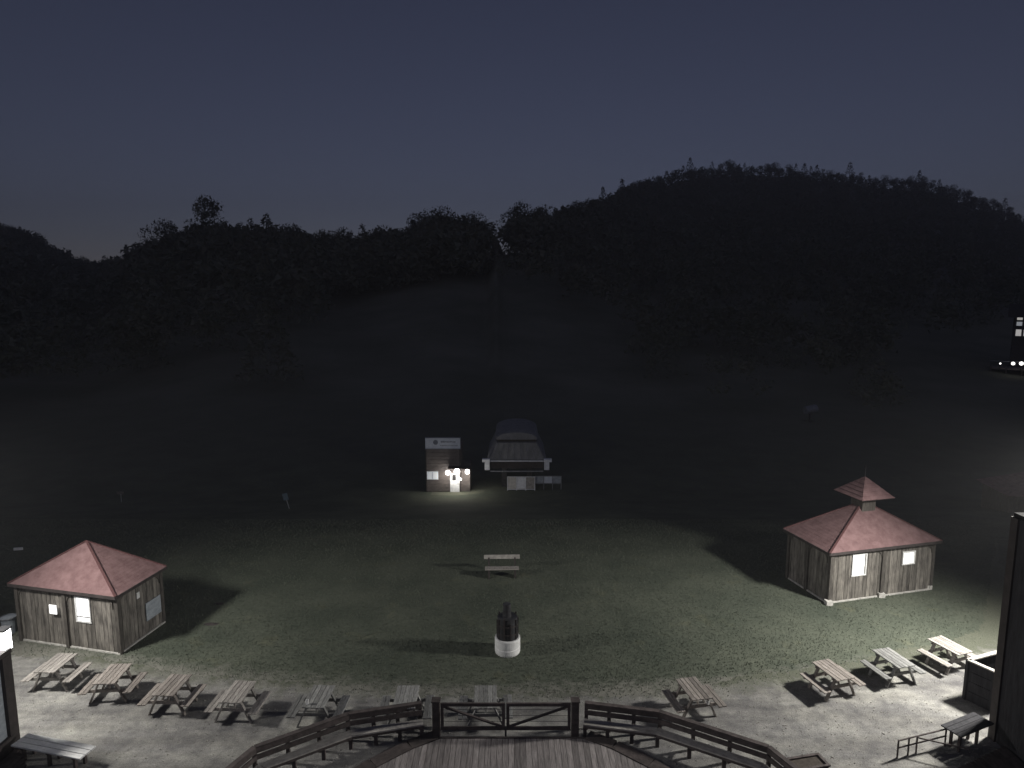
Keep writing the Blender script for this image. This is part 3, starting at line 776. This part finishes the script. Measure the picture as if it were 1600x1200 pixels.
# ------------------------------------------------------------------ right foreground: bin, table, handrail, landing
b0 = Vector((13.40, 18.40)); b1 = Vector((13.76, 17.78)); b3 = Vector((14.65, 18.86)); b2 = b1 + (b3 - b0)
bx = empty('open_bin', (b0.x, b0.y, 0)); H_ = 1.22
P4 = [Vector((p.x - b0.x, p.y - b0.y, 0)) for p in (b0, b1, b2, b3)]
for k in range(4):
    a, b_ = P4[k], P4[(k + 1) % 4]; n_ = 4
    for q in range(n_):
        z = H_ * (q + .5) / n_
        m = MB(); m.bar(a + Vector((0, 0, z)), b_ + Vector((0, 0, z)), .04, H_ / n_ - .012); m.build('side_board', M['darkwing'], bx)
    m = MB(); m.box((a.x, a.y, H_ / 2), (.1, .1, H_)); m.build('corner_post', M['darkwing'], bx)
    m = MB(); m.bar(a + Vector((0, 0, H_ + .02)), b_ + Vector((0, 0, H_ + .02)), .13, .035); m.build('rim_board', M['seat'], bx)
tag(bx, 'dark open-topped timber bin with pale rim boards beside the right wing', 'bin')
tb = empty('side_table', (12.0, 16.35, 0), R(24))
for k in range(4):
    m = MB(); m.box((0.05, -.22 + k * .135, .6), (1.35, .125, .035)); m.build('tabletop_plank', M['darkwing'], tb)
for x in (-.36, .36):
    for y in (-.1, .12):
        m = MB(); m.box((x, y, .3), (.06, .06, .6)); m.build('leg', M['rail'], tb)
m = MB(); m.box((0, 0, .575), (.9, .05, .06)); m.build('beam', M['rail'], tb)
tag(tb, 'small dark-topped table standing against the right lodge wing', 'table')
hr = empty('handrail', (9.95, 15.85, 0), R(17))
for x in (0, .35, .62, 1.6):
    m = MB(); m.tube((x, 0, 0), (x, 0, .52 if x != .62 else .48), .022, n=8); m.build('upright', M['rail'], hr)
for z in (.5, .3):
    m = MB(); m.tube((0, 0, z), (1.6, 0, z), .02, n=8); m.build('rail', M['rail'], hr)
m = MB(); m.tube((.62, -.0, .46), (1.5, -.75, .46), .02, n=8); m.build('return_rail', M['rail'], hr)
tag(hr, 'thin dark handrail frame at the bottom right below the small table', 'handrail')
ld = empty('landing', (11, 14, 0))
prism([(-.35, 1.05), (1.88, 2.1), (1.88, -3), (-.35, -3)], -.1, .16).build('platform', M['rail'], ld)
for k in range(15):
    x = -.27 + k * .148; y1 = 1.05 + (x + .35) * 1.05 / 2.23 - .03
    m = MB(); m.box((x, (y1 - 3) / 2, .18), (.136, y1 + 3, .03)); m.build('board', M['rail'], ld)
tag(ld, 'dark boarded landing at the foot of the right lodge wing', 'landing')
pb = empty('planter_box', (7.25, 15.1, 0), R(12))
m = MB(); m.box((0, 0, .22), (.95, .42, .44)); m.build('box', M['darkwing'], pb)
m = MB(); m.box((0, .2, .46), (1.02, .07, .04)); m.box((0, -.2, .46), (1.02, .07, .04)); m.box((-.475, 0, .46), (.07, .33, .04)); m.box((.475, 0, .46), (.07, .33, .04)); m.build('rim', M['rail'], pb)
m = MB(); m.box((0, 0, .42), (.86, .32, .05)); m.build('soil', M['bark'], pb)
tag(pb, 'dark wooden planter box at the bottom edge right of the bench railing', 'planter')

# left foreground: bright bench and landing
lb = empty('plank_bench', (-11.72, 15.72, 0), R(-13.5))
for y in (-.17, 0, .17):
    m = MB(); m.box((0, y, .44), (2.15, .155, .045)); m.build('seat_plank', M['white'], lb, bevel=.006)
for x in (-.8, 0, .8):
    for y in (-.14, .14):
        m = MB(); m.box((x, y, .205), (.07, .07, .41)); m.build('leg', M['rail'], lb)
    m = MB(); m.box((x, 0, .385), (.06, .42, .06)); m.build('bearer', M['rail'], lb)
tag(lb, 'long bench with a brightly lit pale plank top at the bottom left corner', 'bench')
ll = empty('landing', (-13, 14, 0))
prism([(.05, 2.2), (.05, -3), (1.2, -3), (1.2, .9), (.65, 1.55)], -.1, .14).build('platform', M['rail'], ll)
for k in range(7):
    x = .13 + k * .15; y1 = float(np.interp(x, [.05, .65, 1.2], [2.2, 1.55, .9])) - .06
    m = MB(); m.box((x, (y1 - 3) / 2, .155), (.138, y1 + 3, .03)); m.build('board', M['rail'], ll)
tag(ll, 'dark boarded landing at the foot of the left lodge wing', 'landing')

# ------------------------------------------------------------------ lift base: sign house, terminal, panels
YH = 50.5; g0 = gz(-5.3, YH + .3)
sh = empty('lift_hut', (-5.3, YH, g0))
def zz_(z): return z - g0
x0, x1 = -1.34, 1.32
prism([(x0, 0), (x1, 0), (x1, 2.6), (x0, 2.6)], -.4, zz_(-.12)).build('wall', M['housewall'], sh)
for k in range(12):
    z = .1 + k * (zz_(-.12) - .1) / 12
    m = MB(); m.box(((x0 + x1) / 2, -.02, z + .12), (x1 - x0 - .12, .03, .24)); m.build('siding_board', M['housewall'], sh)
m = MB()
for x in (x0 + .03, x1 - .03): m.box((x, -.02, zz_(-.12) / 2), (.07, .07, zz_(-.12)))
m.build('corner_boards', M['trim'], sh)
prism([(x1, .15), (x1 + .72, .15), (x1 + .72, 2.4), (x1, 2.4)], -.4, zz_(-1.62)).build('annex_wall', M['housewall'], sh)
m = MB(); m.bar((x1 - .9, -.32, zz_(-1.5)), (x1 + .85, -.32, zz_(-1.5)), .8, .06); m.build('porch_roof', M['trim'], sh)
m = MB(); m.box((.87, -.06, .78), (.72, .05, 1.5)); dr = m.build('door', M['palemetal'], sh)
m = MB(); m.box((.83, -.095, 1.2), (.26, .02, .45)); m.build('dark_glare_spot', M['darksteel'], dr)  # dark patch for the clipped spot in the lamp glare, no real window
m = MB(); m.box((1.13, -.1, .75), (.04, .05, .12)); m.build('handle', M['darksteel'], dr)
m = MB(); m.box((-.84, -.06, zz_(-2.22)), (.9, .05, .68)); wn = m.build('window', M['palemetal'], sh)
for x in (-1.06, -.62):
    m = MB(); m.box((x, -.095, zz_(-2.22)), (.38, .02, .54)); m.build('pane', M['windim'], wn)
tag(sh, 'narrow lift hut with a sign on top and lamps glaring over its door', 'hut')
sgn_ = empty('roof_sign', (-5.31, YH - .06, -.12))
m = MB(); m.box((0, 0, .44), (2.68, .1, .86)); m.build('panel', M['sign'], sgn_)
m = MB()
for q in ((0, .88, 2.76, .05), (0, 0.01, 2.76, .05)): m.box((q[0], -.01, q[1]), (q[2], .14, q[3]))
m.build('frame', M['signdark'], sgn_)
m = MB(); m.lathe([(0, 0), (.19, 0), (.19, .012), (0, .012)], n=20); o = m.build('logo_disc', M['signdark'], sgn_); o.rotation_euler = (R(90), 0, 0); o.location = (-.55, -.052, .52)
m = MB()
random.seed(5)
for (z, xa, xb, th) in ((.56, -.15, .95, .13), (.26, -.2, 1.1, .07)):   # two lines of print too small to read
    x = xa
    while x < xb:
        w_ = random.uniform(.05, .11); m.box((x + w_ / 2, -.058, z + random.uniform(-.01, .01)), (w_, .012, th * random.uniform(.6, 1))); x += w_ + .035
m.build('print', M['signdark'], sgn_)
m = MB()
for x in (-1.0, 1.0): m.bar((x, .05, .02), (x, .9, .6), .06, .06)
m.build('stay', M['steel'], sgn_)
tag(sgn_, 'pale blue sign board with a dark round emblem on top of the lift hut', 'sign')
for k, (x, z, r2, en, lab) in enumerate(((-4.92, -1.9, .19, 36, 'leftmost glaring lamp under the porch of the lift hut'), (-4.22, -1.8, .23, 50, 'middle and largest glaring lamp over the lift hut door'), (-3.42, -1.82, .18, 46, 'rightmost glaring lamp at the porch corner of the lift hut'), (-3.98, -2.42, .1, 12, 'small low lamp right of the lift hut door'))):
    lr = empty('porch_lamp', (x, YH - .42, z))
    MB().lathe([(0, -r2), (r2 * .7, -r2 * .7), (r2, 0), (r2 * .7, r2 * .7), (0, r2)], n=12).build('globe', M['lampfar'], lr, smooth=True)
    MB().tube((0, .05, r2 * .8), (0, .36, r2 * .8 + .05), .02, n=6).build('bracket', M['darksteel'], lr)
    tag(lr, lab, 'lamp')
    l = bpy.data.lights.new('porch_lamp_light', 'POINT'); l.energy = en; l.shadow_soft_size = .12; l.color = (1, .93, .82)
    lo = bpy.data.objects.new('porch_lamp_light', l); link(lo); lo.location = (x, YH - .62, z - .12)
    lo.parent = lr; lo.location = (0, -.2, -.12)
# ground strip shaped to the lamp-lit patch, standing in for its light
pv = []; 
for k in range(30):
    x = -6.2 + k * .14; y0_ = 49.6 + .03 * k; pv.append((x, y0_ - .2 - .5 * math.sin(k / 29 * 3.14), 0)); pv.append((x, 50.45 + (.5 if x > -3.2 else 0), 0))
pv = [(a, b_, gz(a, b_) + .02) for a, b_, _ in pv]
me = bpy.data.meshes.new('lit_patch'); me.from_pydata(pv, [], [(2 * k, 2 * k + 2, 2 * k + 3, 2 * k + 1) for k in range(29)]); me.materials.append(M['gravel'])
tag(link(bpy.data.objects.new('lit_patch', me)), kind='structure')

YT = 51.6; gt = gz(.35, YT)
tm = empty('lift_terminal', (.38, YT, gt))
def t_(z): return z - gt
def loft(secs):
    m = MB(); vs = []; n = len(secs[0]); 
    for s_ in secs: vs += s_
    fs = []
    for k in range(len(secs) - 1):
        for i in range(n - 1): fs.append((k * n + i, k * n + i + 1, (k + 1) * n + i + 1, (k + 1) * n + i))
    fs += [tuple(range(n)), tuple(range((len(secs) - 1) * n, len(secs) * n))[::-1]]
    return m.add(vs, fs)
hood = []
for y, f in ((-.9, .93), (-.3, 1), (4.8, 1), (5.6, .9)):
    pr = [(-2.3, -1.05), (-2.15, -.75), (-1.75, .05), (-1.6, .3), (1.6, .3), (1.75, .05), (2.15, -.75), (2.3, -1.05)]
    hood.append([(x * f, y, t_(z if z < -1 else z * 1.0)) for x, z in pr])
loft(hood).build('hood', M['hood'], tm)
dome = []
for y, f in ((-.7, .9), (-.1, 1), (4.4, 1), (5.2, .85)):
    dome.append([(1.72 * f * math.cos(math.pi * (1 - k / 12)), y, t_(.5) + .62 * f * math.sin(math.pi * k / 12) ** .8) for k in range(13)])
loft(dome).build('dome', M['hood'], tm)
m = MB(); m.box((0, 2.2, t_(.4)), (2.9, 5, .2)); m.build('recess', M['trim'], tm)
for k in range(8):
    x = -1.5 + k * 3.0 / 7
    m = MB(); m.bar((x * 1.28, -.93, t_(-.98)), (x * .98, -.93, t_(.25)), .04, .05, (0, 1, 0)); m.build('hood_rib', M['steel'], tm)
for z, wd_, mt in ((-1.12, 4.3, 'palemetal'), (-1.93, 4.1, 'steel')):
    m = MB(); m.box((0, -1.0, t_(z)), (wd_, .1, .09)); m.build('front_rail', M[mt], tm)
for sx in (-1, 1):
    m = MB(); m.box((sx * 2.3, -1.0, t_(-1.38)), (.38, .45, .8)); m.box((sx * 2.38, -1.02, t_(-1.05)), (.6, .4, .22)); m.build('end_cap', M['palemetal'], tm)
    m = MB(); m.box((sx * 1.0, .6, t_(-2.2)), (.4, .5, 2.9)); m.build('column', M['darksteel'], tm)
m = MB(); m.box((0, 1.0, t_(-1.5)), (4.1, 3.6, .5)); m.build('bullwheel_frame', M['trim'], tm)
m = MB(); m.tube((0, 1.4, t_(-2.0)), (0, 1.4, t_(-1.88)), 1.5, n=28); m.build('bullwheel', M['darksteel'], tm)
tag(tm, 'chairlift terminal with rounded dark hood and pale end caps', 'lift terminal')
# panels in front
def panel_fence(x, y, n, w_, h, z0, mats, lab, frame):
    g_ = gz(x, y); r2 = empty('panel_fence', (x, y, g_))
    for k in range(n):
        m = MB(); m.box(((k + .5) * w_, 0, z0 + h / 2), (w_ - .06, .03, h - .08)); m.build('panel', M[mats[k % len(mats)]], r2)
    for k in range(n + 1):
        m = MB(); m.box((k * w_, 0, (z0 + h) / 2), (.05, .06, z0 + h)); m.build('post', M[frame], r2)
    for z in (z0, z0 + h):
        m = MB(); m.box((n * w_ / 2, -.035, z), (n * w_ + .05, .03, .05)); m.build('rail', M[frame], r2)
    tag(r2, lab, 'fence')
panel_fence(-.35, 50.9, 3, .71, 1.0, .12, ['concrete', 'palemetal', 'seat'], 'pale framed panels standing in front of the lift terminal', 'palemetal')
panel_fence(1.82, 51.2, 3, .68, .6, .5, ['bluegrey', 'sign', 'bluegrey'], 'dim blue-grey panels continuing right of the pale framed ones', 'steel')
# haul rope and two chairs are left to the dark; the terminal's guide rope posts
# ------------------------------------------------------------------ far right: snow gun, red-roofed shed, chalet
sg = empty('snow_gun', (33.9, 75.3, gz(33.9, 75.3)), R(20))
MB().tube((0, 0, 0), (0, 0, 1.0), .09, n=8).build('stand', M['darksteel'], sg)
m = MB(); m.tube((-.7, 0, 1.35), (.7, -.1, 1.5), .42, .5, 16); m.build('barrel', M['steel'], sg)
m = MB()
for a in (0, 2.1, 4.2): m.bar((0, 0, .15), (math.cos(a) * .8, math.sin(a) * .8, .03), .08, .06)
m.build('leg', M['darksteel'], sg)
tag(sg, 'faint grey fan snow gun on a stand above the right hut roof', 'snow gun')
sx_, sy_ = 34.2, 42.5; g_ = gz(sx_, sy_)
rs = empty('shed', (sx_, sy_, g_), R(-8))
prism([(-2.4, -1.5), (2.4, -1.5), (2.4, 1.5), (-2.4, 1.5)], -.4, 1.5).build('wall', M['post'], rs)
m = MB(); e = [(-2.7, -1.9, 1.45), (2.7, -1.9, 1.45), (2.7, 1.9, 1.45), (-2.7, 1.9, 1.45)]
for k, f in enumerate(hip(e, (0, 0, 2.75), 10)): f.build('roof_face', M['roof'], rs)
m = MB(); m.box((0, -1.53, .75), (.8, .04, 1.4)); m.build('door', M['trim'], rs)
tag(rs, 'dim shed with a dull red roof behind the top of the right lodge wing', 'shed')
def ray_ground(px, py):
    v = (600 - py) / FPX; u = (px - 800) / FPX; d1 = cp + v * sp; d2 = -sp + v * cp
    for q in np.arange(30, 200, .25):
        if CAM_H + q * d2 / d1 < gz(u / d1 * q, q): return u / d1 * q, q
    return u / d1 * 118, 118
cx, cy = ray_ground(1591, 582); zg = gz(cx, cy); print('chalet', cx, cy, zg)
ch = empty('chalet', (cx, cy, zg), R(-36)); kS = cy / 118
W_, D_, H2 = 12.0, 8.0, 0.0
zt = lambda py: CAM_H + cy * (-sp + (600 - py) / FPX * cp) / (cp + (600 - py) / FPX * sp) - zg
top = zt(492); deckz = zt(572)
prism([(-1.2, 0), (W_, 0), (W_, D_), (-1.2, D_)], -1.5, top - .3).build('wall', M['darkwing'], ch)
m = MB(); m.add([(-2, -1, top - .4), (W_ + 1, -1, top - .4), (W_ + 1, D_ + 1, top - .4), (-2, D_ + 1, top - .4), (-2, D_ / 2, top + 1.6), (W_ + 1, D_ / 2, top + 1.6)], [(0, 1, 5, 4), (2, 3, 4, 5), (0, 4, 3), (1, 2, 5), (0, 3, 2, 1)]); m.build('roof', M['trim'], ch)
M['chw'] = emit('chalet_window', (1, .97, .92), .32)
for r2, (pa, pb_) in enumerate(((495, 500), (503, 509), (515, 525))):
    for k in range(4):
        xa = -.5 + k * 1.0
        m = MB(); m.box((xa, -.03, (zt(pa) + zt(pb_)) / 2), (.85, .06, zt(pa) - zt(pb_) + .1)); wn = m.build('window', M['steel'], ch)
        m = MB(); m.box((xa, -.075, (zt(pa) + zt(pb_)) / 2), (.7, .02, zt(pa) - zt(pb_))); m.build('pane', M['chw'] if r2 != 1 else M['windim'], wn)
m = MB(); m.box((3.5, -1.6, deckz - .25), (14.5, 3.2, .25)); m.build('terrace', M['housewall'], ch)
for k in range(8):
    m = MB(); m.box((-3.6 + k * 2, -3.1, deckz / 2 - .2), (.2, .2, deckz + .8)); m.build('terrace_post', M['trim'], ch)
m = MB(); m.box((3.5, -3.15, deckz + .9), (14.5, .08, .08)); m.build('terrace_rail', M['steel'], ch)
tag(ch, 'distant chalet with lit windows and a terrace at the far right edge', 'building')
for k, (px_, r2, lab) in enumerate(((1563, .13, 'faintest terrace lamp left of the distant chalet'), (1583, .26, 'second terrace lamp of the distant chalet at the right edge'), (1596, .3, 'brightest terrace lamp of the distant chalet, cut by the picture edge'))):
    yl = cy - 3.5; v = (600 - 568) / FPX; x = (px_ - 800) / FPX / (cp + v * sp) * yl
    lr = empty('terrace_lamp', (x, yl, CAM_H + yl * (-sp + v * cp) / (cp + v * sp)))
    MB().lathe([(0, -r2), (r2 * .7, -r2 * .7), (r2, 0), (r2 * .7, r2 * .7), (0, r2)], n=12).build('globe', M['lampterrace'], lr, smooth=True)
    MB().tube((0, .1, 0), (0, .1, -1.2), .05, n=6).build('lamp_post', M['darksteel'], lr)
    tag(lr, lab, 'lamp')
    l = bpy.data.lights.new('terrace_lamp_light', 'POINT'); l.energy = .6; l.shadow_soft_size = .3
    lo = bpy.data.objects.new('terrace_lamp_light', l); link(lo); lo.parent = lr; lo.location = (0, -.5, .3)


# even air volume round everything, added to brighten the darkest tones
hz = bpy.data.materials.new('brightening_air'); hz.use_nodes = True; n_ = hz.node_tree; n_.nodes.remove(n_.nodes['Principled BSDF'])
pv_ = n_.nodes.new('ShaderNodeVolumePrincipled'); pv_.inputs['Density'].default_value = .0006; pv_.inputs['Color'].default_value = (.9, .9, .92, 1)
n_.links.new(pv_.outputs[0], n_.nodes['Material Output'].inputs['Volume'])
tag(MB().box((0, 460, 55), (2400, 1150, 170)).build('added_haze', hz), 'thin added air volume brightening the dark lawn and hills', 'added_haze', kind='stuff')
sc.render.engine = 'CYCLES'
